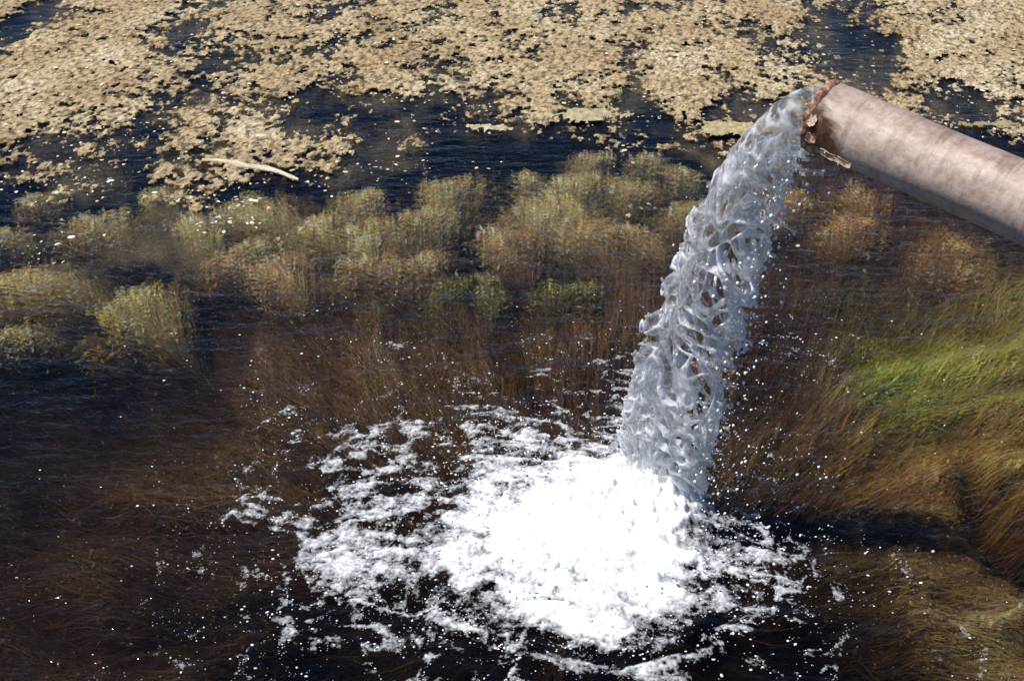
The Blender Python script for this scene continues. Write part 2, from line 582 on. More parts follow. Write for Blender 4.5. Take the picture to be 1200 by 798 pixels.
# ------------------------------------------------------------------ pond weed
def strands(root, head, length, width, rise, ctip, croot, K=7, curl=0.5, seed=0, tpow=1.2, wig=0.0, upw=2.2):
    """ribbons: root (N,3), head = heading angle (N), tips rise to z=rise; returns verts, quads, colours"""
    n = len(root)
    r = np.random.default_rng(seed)
    t = np.linspace(0, 1, K)[None]
    ang = head[:, None] + curl * (r.normal(size=(n, 1)) * t * t + 0.35 * np.sin(t * 6 + r.uniform(0, 6.28, (n, 1))) * t)
    step = length[:, None] / (K - 1)
    run = 0.35 + 0.65 * t                                            # upright first, then trailing
    dx = np.cos(ang) * step * run
    dy = np.sin(ang) * step * run
    x = root[:, 0:1] + np.cumsum(dx, 1) - dx[:, :1]
    y = root[:, 1:2] + np.cumsum(dy, 1) - dy[:, :1]
    up = 1 - (1 - t) ** upw
    z = root[:, 2:3] + (rise[:, None] - root[:, 2:3]) * up + 0.012 * np.sin(t * 9 + r.uniform(0, 6.28, (n, 1))) * t
    z = np.minimum(z, -0.006)
    wv = wig * np.sin(t * r.uniform(8, 16, (n, 1)) + r.uniform(0, 6.28, (n, 1))) * t
    x, y = x - np.sin(ang) * wv, y + np.cos(ang) * wv
    P = np.stack([x, y, z], -1)
    wd = width[:, None] * (0.55 + 0.9 * t - 1.25 * t ** 4)
    roll = r.normal(size=(n, 1)) * 0.6
    sx, sy, sz = -np.sin(ang) * np.cos(roll), np.cos(ang) * np.cos(roll), np.sin(roll) + 0 * ang
    S = np.stack([sx, sy, sz], -1) * wd[..., None] * 0.5
    V = np.stack([P - S, P + S], 2).reshape(-1, 3)
    V[:, 2] = np.minimum(V[:, 2], -0.005)
    base = (np.arange(n) * K * 2)[:, None, None]
    kk = np.arange(K - 1)[None, :, None] * 2
    Q = (base + kk + np.array([0, 1, 3, 2])[None, None]).reshape(-1, 4)
    cc = croot[:, None] + (ctip - croot)[:, None] * (t ** tpow)[..., None]
    C = np.repeat(cc[:, :, None], 2, 2).reshape(-1, 3)
    return V, Q, C

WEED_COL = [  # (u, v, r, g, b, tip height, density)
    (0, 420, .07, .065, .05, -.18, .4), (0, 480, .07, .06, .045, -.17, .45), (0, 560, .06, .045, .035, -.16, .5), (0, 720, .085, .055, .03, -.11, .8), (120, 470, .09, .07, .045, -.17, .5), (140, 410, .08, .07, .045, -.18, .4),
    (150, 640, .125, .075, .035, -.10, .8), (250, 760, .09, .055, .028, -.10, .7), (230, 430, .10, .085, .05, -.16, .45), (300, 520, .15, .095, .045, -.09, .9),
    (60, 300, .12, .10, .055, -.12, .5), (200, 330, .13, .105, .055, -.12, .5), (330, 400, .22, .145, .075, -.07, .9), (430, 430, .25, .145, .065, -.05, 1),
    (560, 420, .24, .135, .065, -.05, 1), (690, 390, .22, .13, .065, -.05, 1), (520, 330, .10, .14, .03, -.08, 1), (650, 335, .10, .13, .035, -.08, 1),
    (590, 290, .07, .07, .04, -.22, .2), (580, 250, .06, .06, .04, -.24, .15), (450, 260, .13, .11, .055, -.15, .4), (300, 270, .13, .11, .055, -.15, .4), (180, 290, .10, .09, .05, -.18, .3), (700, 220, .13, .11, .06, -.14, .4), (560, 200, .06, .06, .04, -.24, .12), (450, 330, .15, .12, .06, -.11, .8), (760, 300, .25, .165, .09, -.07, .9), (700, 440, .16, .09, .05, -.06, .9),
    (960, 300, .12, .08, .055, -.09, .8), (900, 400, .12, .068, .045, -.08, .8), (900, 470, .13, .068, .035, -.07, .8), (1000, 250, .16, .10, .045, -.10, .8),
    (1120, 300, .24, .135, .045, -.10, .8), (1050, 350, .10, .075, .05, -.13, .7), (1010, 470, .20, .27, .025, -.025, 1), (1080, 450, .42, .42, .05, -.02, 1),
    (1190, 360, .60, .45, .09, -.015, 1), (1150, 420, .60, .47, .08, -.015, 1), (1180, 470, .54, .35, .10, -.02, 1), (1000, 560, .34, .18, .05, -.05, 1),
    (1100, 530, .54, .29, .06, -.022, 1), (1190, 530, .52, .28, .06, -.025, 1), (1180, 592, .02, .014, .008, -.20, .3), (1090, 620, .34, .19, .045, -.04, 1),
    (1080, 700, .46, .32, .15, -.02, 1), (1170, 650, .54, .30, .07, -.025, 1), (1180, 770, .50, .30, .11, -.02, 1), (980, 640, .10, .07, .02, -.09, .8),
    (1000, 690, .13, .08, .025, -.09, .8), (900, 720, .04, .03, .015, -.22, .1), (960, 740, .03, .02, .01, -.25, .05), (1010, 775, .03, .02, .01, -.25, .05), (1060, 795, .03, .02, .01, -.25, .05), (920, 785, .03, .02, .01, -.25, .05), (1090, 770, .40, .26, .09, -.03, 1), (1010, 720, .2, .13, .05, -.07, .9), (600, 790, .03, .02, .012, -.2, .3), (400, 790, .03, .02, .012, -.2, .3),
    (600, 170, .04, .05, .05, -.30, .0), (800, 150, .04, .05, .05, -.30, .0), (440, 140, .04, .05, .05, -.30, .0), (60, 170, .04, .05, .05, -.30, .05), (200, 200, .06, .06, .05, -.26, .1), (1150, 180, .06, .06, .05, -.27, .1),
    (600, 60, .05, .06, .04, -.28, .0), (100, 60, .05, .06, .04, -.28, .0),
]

def outward(x, y):
    return np.arctan2(y - FOAMC[1], x - (FOAMC[0] + 0.06))

# the weed lies combed by the current: a canopy surface with long lobes pointing away from the splash
CGX, CGY = np.arange(-3.6, 3.61, 0.02), np.arange(1.0, 5.2, 0.02)
cgx, cgy = np.meshgrid(CGX, CGY, indexing='ij')
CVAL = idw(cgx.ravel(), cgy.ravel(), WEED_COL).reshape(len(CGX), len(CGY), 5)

def polar(x, y, warp=0.25):
    dx, dy = x - FOAMC[0] - 0.06, y - FOAMC[1]
    th_ = np.arctan2(dy, dx) + warp * perlin(x * 1.6, y * 1.6, 4.4, 71)
    return th_, np.hypot(dx, dy)

def cfield(x, y):
    fx, fy = np.clip((x + 3.6) / 0.02, 0, len(CGX) - 1.01), np.clip((y - 1.0) / 0.02, 0, len(CGY) - 1.01)
    i, j = fx.astype(int), fy.astype(int)
    a, b = (fx - i)[..., None], (fy - j)[..., None]
    return CVAL[i, j] * (1 - a) * (1 - b) + CVAL[i + 1, j] * a * (1 - b) + CVAL[i, j + 1] * (1 - a) * b + CVAL[i + 1, j + 1] * a * b

def lobes(x, y):
    th_, r_ = polar(x, y)
    return perlin(np.cos(th_) * 7, np.sin(th_) * 7, r_ * 2.2, 72) + 0.6 * perlin(np.cos(th_) * 17, np.sin(th_) * 17, r_ * 4.0, 73)

def streaks(x, y):
    th_, r_ = polar(x, y, 0.12)
    return perlin(np.cos(th_) * 40, np.sin(th_) * 40, r_ * 5.0, 74) + 0.6 * perlin(np.cos(th_) * 90, np.sin(th_) * 90, r_ * 11.0, 76)

n = 135000
yy = 1.3 + (4.7 - 1.3) * RNG.random(n) ** 1.2
xx = (RNG.random(n) * 2 - 1) * (0.62 * yy + 0.3)
vals = cfield(xx, yy)
lob = lobes(xx, yy)
keep = RNG.random(n) < np.clip(vals[:, 4] * 0.9 + 0.4 * lob * smooth(0.0, 0.3, vals[:, 4]), 0.0, 1.0)
keep &= bed_z(xx, yy) < -0.05
xx, yy, vals, lob = xx[keep], yy[keep], vals[keep], lob[keep]
n = len(xx)
head = outward(xx, yy) + 0.28 * perlin(xx * 1.8, yy * 1.8, 3.3, 80) + 0.22 * perlin(xx * 7, yy * 7, 3.3, 82) + RNG.normal(size=n) * 0.2
length = 0.05 + 0.23 * RNG.random(n) ** 1.3
stk = streaks(xx, yy)
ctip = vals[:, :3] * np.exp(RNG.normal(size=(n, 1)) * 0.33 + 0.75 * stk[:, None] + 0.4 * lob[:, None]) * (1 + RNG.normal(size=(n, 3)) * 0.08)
bright = RNG.random(n) < 0.06
ctip[bright] = ctip[bright] * 1.5 + np.array([.05, .038, .02])
ctip = np.clip(ctip * 1.2, 0.006, 0.65)
K = 6
t = np.linspace(0, 1, K)[None]
ang = head[:, None] + 0.22 * np.sin(t * 5 + RNG.uniform(0, 6.28, (n, 1))) * t + 0.25 * RNG.normal(size=(n, 1)) * t * t
st = (length / (K - 1))[:, None]
X = xx[:, None] + np.cumsum(np.cos(ang) * st, 1)
Y = yy[:, None] + np.cumsum(np.sin(ang) * st, 1)
Z = cfield(X, Y)[..., 3] + 0.055 * lobes(X, Y) - 0.05 * (1 - t) ** 2 - (RNG.exponential(0.018, (n, 1))) * (1 - 0.6 * t)
Z = np.minimum(Z, -0.010 - 0.01 * RNG.random((n, 1)))
wd = (0.0016 + 0.0042 * RNG.random(n) ** 3)[:, None] * (0.6 + 0.8 * t - 1.2 * t ** 4)
roll = RNG.normal(size=(n, 1)) * 0.4
S = np.stack([-np.sin(ang) * np.cos(roll), np.cos(ang) * np.cos(roll), np.sin(roll) + 0 * ang], -1) * wd[..., None] * 0.5
P = np.stack([X, Y, Z], -1)
V = np.stack([P - S, P + S], 2).reshape(-1, 3)
V[:, 2] = np.minimum(V[:, 2], -0.006)
Q = ((np.arange(n) * K * 2)[:, None, None] + np.arange(K - 1)[None, :, None] * 2 + np.array([0, 1, 3, 2])[None, None]).reshape(-1, 4)
Cc = np.repeat((ctip[:, None] * (0.7 + 0.3 * t)[..., None])[:, :, None], 2, 2).reshape(-1, 3)
# silt, leaflets and broken bits caught in the strands
nl = 90000
si, ki = RNG.integers(0, n, nl), RNG.integers(1, K, nl)
lp = P[si, ki] + RNG.normal(size=(nl, 3)) * np.array([.006, .006, .003])
la, ll = ang[si, ki] + RNG.normal(size=nl) * 0.9, 0.002 + 0.006 * RNG.random(nl) ** 2
dv = np.stack([np.cos(la), np.sin(la), RNG.normal(size=nl) * 0.3], 1) * ll[:, None]
wv_ = np.stack([-np.sin(la), np.cos(la), RNG.normal(size=nl) * 0.5], 1) * (ll * RNG.uniform(0.25, 0.6, nl))[:, None]
lv = np.stack([lp - dv, lp - wv_, lp + dv, lp + wv_], 1).reshape(-1, 3)
lv[:, 2] = np.minimum(lv[:, 2], -0.005)
lc = np.repeat(np.clip(ctip[si] * np.exp(0.2 + RNG.normal(size=(nl, 1)) * 0.55), 0.01, 0.7), 4, 0)
Q = np.concatenate([Q, np.arange(nl * 4).reshape(nl, 4) + len(V)])
V, Cc = np.concatenate([V, lv]), np.concatenate([Cc, lc])
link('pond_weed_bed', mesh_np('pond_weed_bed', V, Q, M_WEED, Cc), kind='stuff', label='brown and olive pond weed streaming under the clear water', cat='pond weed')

# tussocks whose tops fan out just under the surface
STRAW, RUSTY, OLIVE, OCHRE = (.46, .36, .19), (.30, .19, .10), (.30, .30, .08), (.40, .24, .07)
TUSS = [  # u, v of the head, width px, colour kind, what sets it apart
    (45, 372, 85, 'olive', 'yellow olive pond weed tussock farther from the foam, beside deep dark water'),
    (168, 358, 90, 'olive', 'yellow olive pond weed tussock nearer the foam, beside deep dark water'),
    (85, 312, 90, 'straw', 'straw coloured weed tussock right behind the pair of yellow olive tussocks'),
    (20, 265, 90, 'straw', None), (330, 318, 95, 'rusty', 'reddish brown weed tussock between a green tuft and the yellow olive pair'),
    (412, 290, 95, 'straw', 'straw coloured weed tussock between the two reddish brown tussocks'),
    (330, 240, 110, 'straw', 'broad straw coloured weed tussock just in front of the floating reed'),
    (235, 265, 90, 'straw', None), (425, 228, 80, 'straw', None), (515, 220, 110, 'straw', 'broad straw coloured weed tussock at the edge of the dark channel, behind another'),
    (505, 252, 120, 'straw', 'broadest straw coloured weed tussock, beside the dark channel'),
    (500, 300, 105, 'rusty', 'reddish brown weed tussock directly behind the green tufts'),
    (634, 205, 55, 'straw', 'small straw coloured tussock on the far side of a broad one, by the channel'),
    (640, 248, 110, 'straw', 'broad straw coloured weed tussock on the jet side of the dark channel'),
    (612, 275, 90, 'rusty', 'reddish brown weed tussock at the foot of the broad straw one by the channel'),
    (682, 183, 50, 'straw', 'smallest straw coloured tussock, next to open dark blue water'),
    (760, 182, 55, 'straw', 'small straw coloured tussock by the long algae raft'),
    (745, 215, 95, 'straw', 'broad straw coloured weed tussock close beside the falling jet'),
    (700, 245, 80, 'straw', None), (815, 200, 60, 'straw', 'straw coloured tussock partly hidden behind the falling jet'),
    (845, 255, 80, 'rusty', 'reddish brown weed tussock seen through the falling jet'), (130, 255, 80, 'straw', None),
    (270, 300, 80, 'rusty', 'reddish brown weed tussock beside a yellow olive one'),
    (925, 232, 85, 'ochre', 'orange ochre weed tussock under the pipe mouth, next to the jet'),
    (1040, 235, 100, 'ochre', 'orange ochre weed tussock partly hidden behind the pipe barrel'),
    (1125, 300, 110, 'ochre', 'broad orange ochre weed tussock next to the yellow green weed'),
    (985, 262, 80, 'ochre', 'orange ochre weed tussock between the one by the jet and the broad one'),
    (460, 262, 80, 'straw', None), (378, 262, 80, 'straw', None), (300, 282, 70, 'straw', None), (195, 228, 80, 'straw', None),
    (665, 272, 90, 'straw', None), (725, 268, 90, 'rusty', None), (782, 240, 80, 'straw', None), (790, 275, 80, 'rusty', None), (670, 215, 60, 'straw', None), (455, 305, 80, 'rusty', None),
    (60, 225, 80, 'straw', None),
    (585, 330, 70, 'green', None), (520, 328, 70, 'green', None), (650, 335, 75, 'green', None), (690, 330, 60, 'green', None),
]
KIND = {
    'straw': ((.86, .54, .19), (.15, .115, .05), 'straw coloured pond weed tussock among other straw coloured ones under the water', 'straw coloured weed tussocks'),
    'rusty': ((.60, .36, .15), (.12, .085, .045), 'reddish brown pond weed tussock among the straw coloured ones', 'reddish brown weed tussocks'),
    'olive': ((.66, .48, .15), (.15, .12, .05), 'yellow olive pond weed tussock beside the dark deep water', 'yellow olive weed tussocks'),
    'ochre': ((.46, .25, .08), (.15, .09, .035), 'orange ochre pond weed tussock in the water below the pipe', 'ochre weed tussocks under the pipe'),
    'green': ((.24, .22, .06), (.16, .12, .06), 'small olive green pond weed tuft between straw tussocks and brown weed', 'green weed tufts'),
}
for k, (u, v, wpx, kind, own) in enumerate(TUSS):
    if kind == 'green':
        wpx *= 0.8
    r = np.random.default_rng(200 + k)
    h = wp(u, v + 8, -0.02)
    dist = math.hypot(h[1], CAM_H)
    R = 0.41 * wpx * dist / FPX * float(np.exp(r.normal() * 0.22))                                       # half width of the head
    out_a = float(outward(h[0], h[1])) + r.normal() * 0.15
    L = R * r.uniform(2.1, 3.6)          # a feather of weed, narrow at the root, broad at the head
    ca, sa = math.cos(out_a), math.sin(out_a)
    rx, ry = h[0] - ca * L * 0.80, h[1] - sa * L * 0.80
    n = int((700 + 4000 * R) * (0.4 if kind == 'green' else 1.0))
    ct, cr, lab, grp = KIND[kind]
    lab = own or lab
    s0 = r.random(n) ** 0.8 * 0.85
    lat = np.clip(r.normal(size=n) * 0.55, -1.5, 1.5)
    ln = r.uniform(0.15, 0.42, n)
    bend = r.normal() * 0.7
    skew = r.normal() * 0.25
    K = 7
    t = np.linspace(0, 1, K)[None]
    ss = np.minimum(s0[:, None] + ln[:, None] * t, 1.0 - 0.12 * (lat ** 2)[:, None] + skew * lat[:, None] + 0.34 * fbm(lat * 2.2, 0 * lat, k * 2.3, 2, 55)[:, None] + r.normal(size=(n, 1)) * 0.07)
    half = R * (0.16 + 1.25 * np.clip(ss, 0, 1.1) ** 1.25)
    la_ = lat[:, None] * half + bend * R * ss ** 2 + 0.007 * np.sin(t * 7 + r.uniform(0, 6.28, (n, 1))) * t + r.normal(size=(n, 1)) * 0.02 * t
    ax_ = ss * L + r.normal(size=(n, 1)) * 0.004
    X, Y = rx + ca * ax_ - sa * la_, ry + sa * ax_ + ca * la_
    lump = 0.020 * fbm(X * 9, Y * 9, k * 1.7, 2, 90)
    Z = -0.010 - 0.13 * np.clip(1 - ss, 0, 1) ** 1.3 - 0.09 * (lat ** 2)[:, None] - np.abs(lump) - r.exponential(0.008, (n, 1))
    Z = np.minimum(Z, -0.008)
    ang = np.arctan2(np.gradient(Y, axis=1), np.gradient(X, axis=1) + 1e-9)
    roll = r.normal(size=(n, 1)) * 0.45
    wd = (0.0018 + 0.0045 * r.random(n) ** 3)[:, None] * (0.6 + 0.8 * t - 1.2 * t ** 4)
    S = np.stack([-np.sin(ang) * np.cos(roll), np.cos(ang) * np.cos(roll), np.sin(roll) + 0 * ang], -1) * wd[..., None] * 0.5
    P = np.stack([X, Y, Z], -1)
    V = np.stack([P - S, P + S], 2).reshape(-1, 3)
    V[:, 2] = np.minimum(V[:, 2], -0.005)
    Q = ((np.arange(n) * K * 2)[:, None, None] + np.arange(K - 1)[None, :, None] * 2 + np.array([0, 1, 3, 2])[None, None]).reshape(-1, 4)
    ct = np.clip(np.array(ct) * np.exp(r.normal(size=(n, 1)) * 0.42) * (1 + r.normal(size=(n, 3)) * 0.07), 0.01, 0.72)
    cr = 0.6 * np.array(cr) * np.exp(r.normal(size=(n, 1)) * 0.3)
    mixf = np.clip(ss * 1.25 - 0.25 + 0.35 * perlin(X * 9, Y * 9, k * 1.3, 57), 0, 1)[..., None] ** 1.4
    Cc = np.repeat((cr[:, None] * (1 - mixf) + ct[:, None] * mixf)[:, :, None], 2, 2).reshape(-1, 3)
    spread = lat * 0.3
    rt = P[:, 0].copy()
    stem_z = bed_z(rt[:, 0], rt[:, 1])
    # crisp little leaves along the trailing ends
    P9 = V.reshape(n, K, 2, 3).mean(2)
    nl = int(n * 4.5)
    si, ki = r.integers(0, n, nl), np.clip(r.normal(4.9, 1.3, nl), 1, 6).astype(int)
    lk = r.random(nl) < np.clip(ss[si, ki], 0, 1) ** 2.6
    si, ki = si[lk], ki[lk]
    nl = len(si)
    lp = P9[si, ki] + r.normal(size=(nl, 3)) * np.array([.006, .006, .002])
    la, ll = out_a + spread[si] + r.normal(size=nl) * 0.9, 0.0025 + 0.010 * r.random(nl) ** 2
    dv = np.stack([np.cos(la), np.sin(la), r.normal(size=nl) * 0.25], 1) * ll[:, None]
    wv_ = np.stack([-np.sin(la), np.cos(la), r.normal(size=nl) * 0.5], 1) * (ll * r.uniform(0.25, 0.45, nl))[:, None]
    lv = np.stack([lp - dv, lp - wv_, lp + dv, lp + wv_], 1).reshape(-1, 3)
    lv[:, 2] = np.minimum(lv[:, 2], -0.004)
    lq = np.arange(nl * 4).reshape(nl, 4) + len(V)
    lc = np.repeat(np.clip(ct[si] * np.exp(0.42 + r.normal(size=(nl, 1)) * 0.65), 0.01, 0.9), 4, 0)
    V, Q, Cc = np.concatenate([V, lv]), np.concatenate([Q, lq]), np.concatenate([Cc, lc])
    # stems from the bed up to the fan
    m = 60
    sx_, sy_ = rt[:m, 0], rt[:m, 1]
    sv = np.stack([np.stack([sx_ + d_, sy_, zz_], 1) for d_, zz_ in ((-.003, stem_z[:m] - .02), (.003, stem_z[:m] - .02), (.003, rt[:m, 2]), (-.003, rt[:m, 2]))], 1).reshape(-1, 3)
    sq_ = np.arange(m * 4).reshape(m, 4) + len(V)
    V, Q, Cc = np.concatenate([V, sv]), np.concatenate([Q, sq_]), np.concatenate([Cc, np.tile(np.array([[.06, .05, .025]]), (m * 4, 1))])
    org = np.array([rx, ry, float(bed_z(np.float64(rx), np.float64(ry)))])
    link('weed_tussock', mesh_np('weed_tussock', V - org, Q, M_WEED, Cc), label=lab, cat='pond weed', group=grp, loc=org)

# ------------------------------------------------------------------ floating algae mat
MAT_D = [  # (u, v, cover 0..1)
    (0, 5, .9), (150, 10, .95), (300, 10, .9), (600, 10, .85), (640, 20, .55), (900, 10, .95), (1195, 5, .95), (15, 35, .1), (60, 60, .85), (215, 40, .35), (350, 62, .55),
    (280, 72, .4), (220, 92, .3), (150, 70, .95), (100, 110, .95), (30, 130, .9), (330, 100, .9), (450, 80, .95), (560, 60, .75), (480, 25, .6), (700, 70, .85), (720, 50, .6),
    (800, 90, .95), (860, 60, .9), (1030, 58, .0), (1015, 75, .1), (890, 48, .3), (960, 70, .35), (1100, 50, .9), (1150, 90, .9), (1090, 95, .75), (1195, 60, .9), (560, 100, .85), (640, 110, .95), (600, 128, .8),
    (450, 100, .95), (700, 115, .95), (800, 112, .95), (900, 110, .95), (380, 128, .05), (440, 133, .0), (520, 132, .0), (350, 135, .15), (560, 150, .35), (600, 150, .05), (700, 145, .15), (650, 160, .0),
    (760, 150, .0), (850, 132, .0), (860, 152, .35), (900, 135, .0), (560, 165, .0), (100, 150, .42), (50, 165, .28), (130, 130, .6), (30, 190, .32), (80, 210, .2), (150, 180, .28), (230, 160, .75), (300, 165, .85),
    (400, 170, .85), (480, 172, .6), (480, 205, -.3), (420, 215, -.4), (520, 190, -.2), (560, 225, -.5), (300, 218, -.1), (650, 200, -.5), (330, 185, .7), (200, 185, .42), (430, 195, .3), (250, 205, .38), (0, 240, .05), (150, 230, .1), (320, 230, .1), (1100, 128, .3), (1150, 135, .1), (1195, 150, .3), (1060, 125, .6), (1190, 120, .5),
    (1120, 160, .0), (1195, 180, .05), (600, 200, -.3), (300, 270, -.3), (800, 220, -.3), (1000, 220, -.3), (50, 300, -.3), (1200, 260, -.3), (600, 300, -.5), (0, 400, -.5), (1200, 400, -.5),
]
hs = 0.0065
xs, ys = np.arange(-2.9, 3.0, hs), np.arange(3.2, 5.9, hs * 1.35)
gx, gy, q = grid_mesh(xs, ys)
D = idw(gx, gy, MAT_D, ysc=0.42, soft=0.05)[:, 0]
D = np.where(gy > 5.5, np.maximum(D, 0.55), D)
f1 = fbm(gx * 3.6, gy * 3.4, 0.0, 4, 20, gain=0.62)
f2 = fbm(gx * 13, gy * 12, 0.0, 4, 30, gain=0.9)
cover = (D - 0.42) * 1.5 + 0.44 * f1 + 0.46 * f2 + 0.34 * fbm(gx * 40, gy * 34, 0, 2, 31, gain=0.9)
z = 0.0035 + 0.004 * np.clip(cover, 0, 1) ** 0.5 + 0.0045 * np.abs(fbm(gx * 42, gy * 38, 0, 3, 33, gain=0.8)) * np.clip(cover * 4, 0.1, 1)
z = np.where(cover < 0.0, 0.0022, z)
vk = cover > -0.10
fk = vk[q].all(1)
q = q[fk]
used = np.unique(q)
remap = -np.ones(len(gx), np.int32)
remap[used] = np.arange(len(used))
jx, jy = RNG.normal(size=len(gx)) * hs * 0.22, RNG.normal(size=len(gx)) * hs * 0.3
V = np.stack([gx + jx, gy + jy, z], 1)[used]
g = fbm(gx * 3.1, gy * 3.1, 0, 3, 36)[used]
f = fbm(gx * 60, gy * 45, 0, 2, 38)[used]
c0, c1, c2 = np.array([.365, .29, .175]), np.array([.26, .18, .095]), np.array([.45, .39, .29])
dk = smooth(0.05, 0.5, fbm(gx * 38, gy * 30, 0, 3, 39, gain=0.75))[used]  # dark specks that also put the small shadows between clumps into the colour
cc = c0 + (c1 - c0) * np.clip(0.3 + 0.7 * g, 0, 1)[:, None] + (c2 - c0) * np.clip(-0.2 - 0.8 * g + 0.3 * f, 0, 1)[:, None]
cc = cc * np.exp(0.30 * f + RNG.normal(size=len(f)) * 0.22)[:, None]
cc = cc * (1 - 0.75 * dk[:, None])
link('floating_algae_mat', mesh_np('floating_algae_mat', V, remap[q], M_MATF, np.clip(cc, 0.02, 0.8), attrs={'cover': np.clip(0.25 + 2.6 * cover[used], -1, 3)}), kind='stuff', label='tan crust of dried algae floating over the far water', cat='algae')

# waterlogged algae hanging just under the crust
step = 0.016
ux, uy, uq = grid_mesh(np.arange(-2.9, 3.0, step), np.arange(3.0, 5.9, step * 1.3))
Du = idw(ux, uy, MAT_D, ysc=0.42, soft=0.08)[:, 0]
cu = (Du - 0.22) * 1.3 + 0.5 * fbm(ux * 3.2, uy * 3.0, 0.7, 4, 24, gain=0.7) + 0.2 * fbm(ux * 16, uy * 13, 0.7, 2, 26)
uq = uq[(cu > -0.1)[uq].all(1)]
uu = np.unique(uq)
rmu = -np.ones(len(ux), np.int32)
rmu[uu] = np.arange(len(uu))
uz = -0.035 + 0.012 * fbm(ux * 14, uy * 12, 0, 3, 28)
uc = np.array([.20, .165, .085]) * np.exp(0.4 * fbm(ux * 20, uy * 16, 0, 3, 29) + RNG.normal(size=len(ux)) * 0.2)[:, None]
link('sunken_algae_film', mesh_np('sunken_algae_film', np.stack([ux, uy, np.minimum(uz, -0.012)], 1)[uu], rmu[uq], M_MATF, np.clip(uc[uu], 0.01, 0.5), attrs={'cover': np.clip(0.1 + 1.1 * cu[uu], -1, 3)}), kind='stuff', label='olive waterlogged algae hanging under the floating crust', cat='algae')

# loose bits broken off the mat
def flakes(cx, cy, size, zz, seed):
    r = np.random.default_rng(seed)
    n = len(cx)
    K = 6
    a = np.linspace(0, 2 * np.pi, K, endpoint=False)[None] + r.uniform(0, 6.28, (n, 1))
    rad = size[:, None] * r.uniform(0.45, 1.0, (n, K))
    asp = r.uniform(0.35, 1, (n, 1))
    ph = r.uniform(0, 6.28, (n, 1))
    lx, ly = np.cos(a) * rad, np.sin(a) * rad * asp
    x = cx[:, None] + lx * np.cos(ph) - ly * np.sin(ph)
    y = cy[:, None] + lx * np.sin(ph) + ly * np.cos(ph)
    bz = zz[:, None] + 0 * x
    rim = np.stack([x, y, bz], -1)
    apex = np.stack([cx, cy, zz + np.minimum(size * r.uniform(0.1, 0.3, n), 0.004)], -1)[:, None]
    V = np.concatenate([rim, apex], 1).reshape(-1, 3)
    b = (np.arange(n) * (K + 1))[:, None, None]
    kk = np.arange(K)
    T = np.stack([kk, (kk + 1) % K, np.full(K, K)], 1)[None] + b
    return V, T.reshape(-1, 3), K + 1

n = 60000
cx = RNG.uniform(-2.6, 2.8, n)
cy = RNG.uniform(2.9, 5.8, n)
Dn = idw(cx, cy, MAT_D, ysc=0.42, soft=0.05)[:, 0] + 0.3 * fbm(cx * 3, cy * 3, 0, 3, 20)
kp = RNG.random(n) < np.clip(Dn * 0.35 - 0.02, 0, 0.2) * smooth(3.1, 3.5, cy + 0.12 * cx)
cx, cy = cx[kp], cy[kp]
sz = 0.002 + 0.011 * RNG.random(len(cx)) ** 3
V, T, K1 = flakes(cx, cy, sz, 0.003 + 0.012 * RNG.random(len(cx)) * (Dn[kp] > 0.6), 51)
tn = np.array([.45, .37, .26]) * np.exp(RNG.normal(size=(len(cx), 1)) * 0.35)
link('loose_algae_bits', mesh_np('loose_algae_bits', V, T, M_MAT, np.clip(np.repeat(tn, K1, 0), 0.03, 0.8)), kind='stuff', label='small pale bits of algae drifting at the edge of the mat', cat='algae')

# pale flecks scattered over the open water in front of the mat
fl = []
for u0, v0, su, sv, cnt in ((75, 210, 50, 16, 70), (40, 290, 30, 12, 45), (130, 165, 60, 12, 90), (255, 235, 40, 8, 60), (255, 262, 30, 5, 30), (420, 195, 90, 8, 80), (640, 135, 100, 8, 50), (1140, 150, 60, 12, 60), (330, 215, 60, 6, 40)):
    for _ in range(cnt):
        fl.append(wp(random.gauss(u0, su), random.gauss(v0, sv))[:2])
fl = np.array(fl)
V, T, K1 = flakes(fl[:, 0], fl[:, 1], 0.002 + 0.011 * RNG.random(len(fl)) ** 3, np.full(len(fl), 0.0025), 53)
tn = np.array([.56, .50, .42]) * np.exp(RNG.normal(size=(len(fl), 1)) * 0.3)
link('pale_flecks', mesh_np('pale_flecks', V, T, M_MAT, np.clip(np.repeat(tn, K1, 0), 0.03, 0.85)), kind='stuff', label='pale specks drifting on the dark water in front of the algae mat', cat='algae')

# drifting rafts of the same crust, each one afloat on its own
def raft(name, u, v, wpx, dpx, label, seed, col=(.42, .34, .2)):
    r = np.random.default_rng(seed)
    p = wp(u, v)
    d = math.hypot(p[1], CAM_H)
    hw, hd = 0.5 * wpx * d / FPX, 0.5 * dpx * d / FPX / (CAM_H / d)
    xs, ys = np.arange(-hw * 1.1, hw * 1.1, 0.008), np.arange(-hd * 1.1, hd * 1.1, 0.011)
    x, y, q = grid_mesh(xs, ys)
    e = 1 - np.hypot(x / hw, y / hd) + 0.75 * fbm((x + p[0]) * 11, (y + p[1]) * 9, 0, 4, seed % 50, gain=0.75)
    z = 0.003 + 0.010 * np.sqrt(np.clip(e, 0, 1)) + 0.006 * np.abs(fbm(x * 45, y * 34, 0, 2, 33))
    z = np.where(e < 0.06, -0.004, z)
    q = q[(e > 0)[q].all(1)]
    us = np.unique(q)
    rm = -np.ones(len(x), np.int32)
    rm[us] = np.arange(len(us))
    f = fbm(x * 60, y * 45, seed, 2, 38)[us]
    c = np.array(col)[None] * np.exp(0.35 * f + r.normal(size=len(us)) * 0.16)[:, None]
    V = np.stack([x + r.normal(size=len(x)) * 0.002, y + r.normal(size=len(x)) * 0.003, z], 1)[us]
    link(name, mesh_np(name, V, rm[q], M_MAT, np.clip(c, 0.02, 0.8)), label=label, cat='algae', loc=(p[0], p[1], 0))

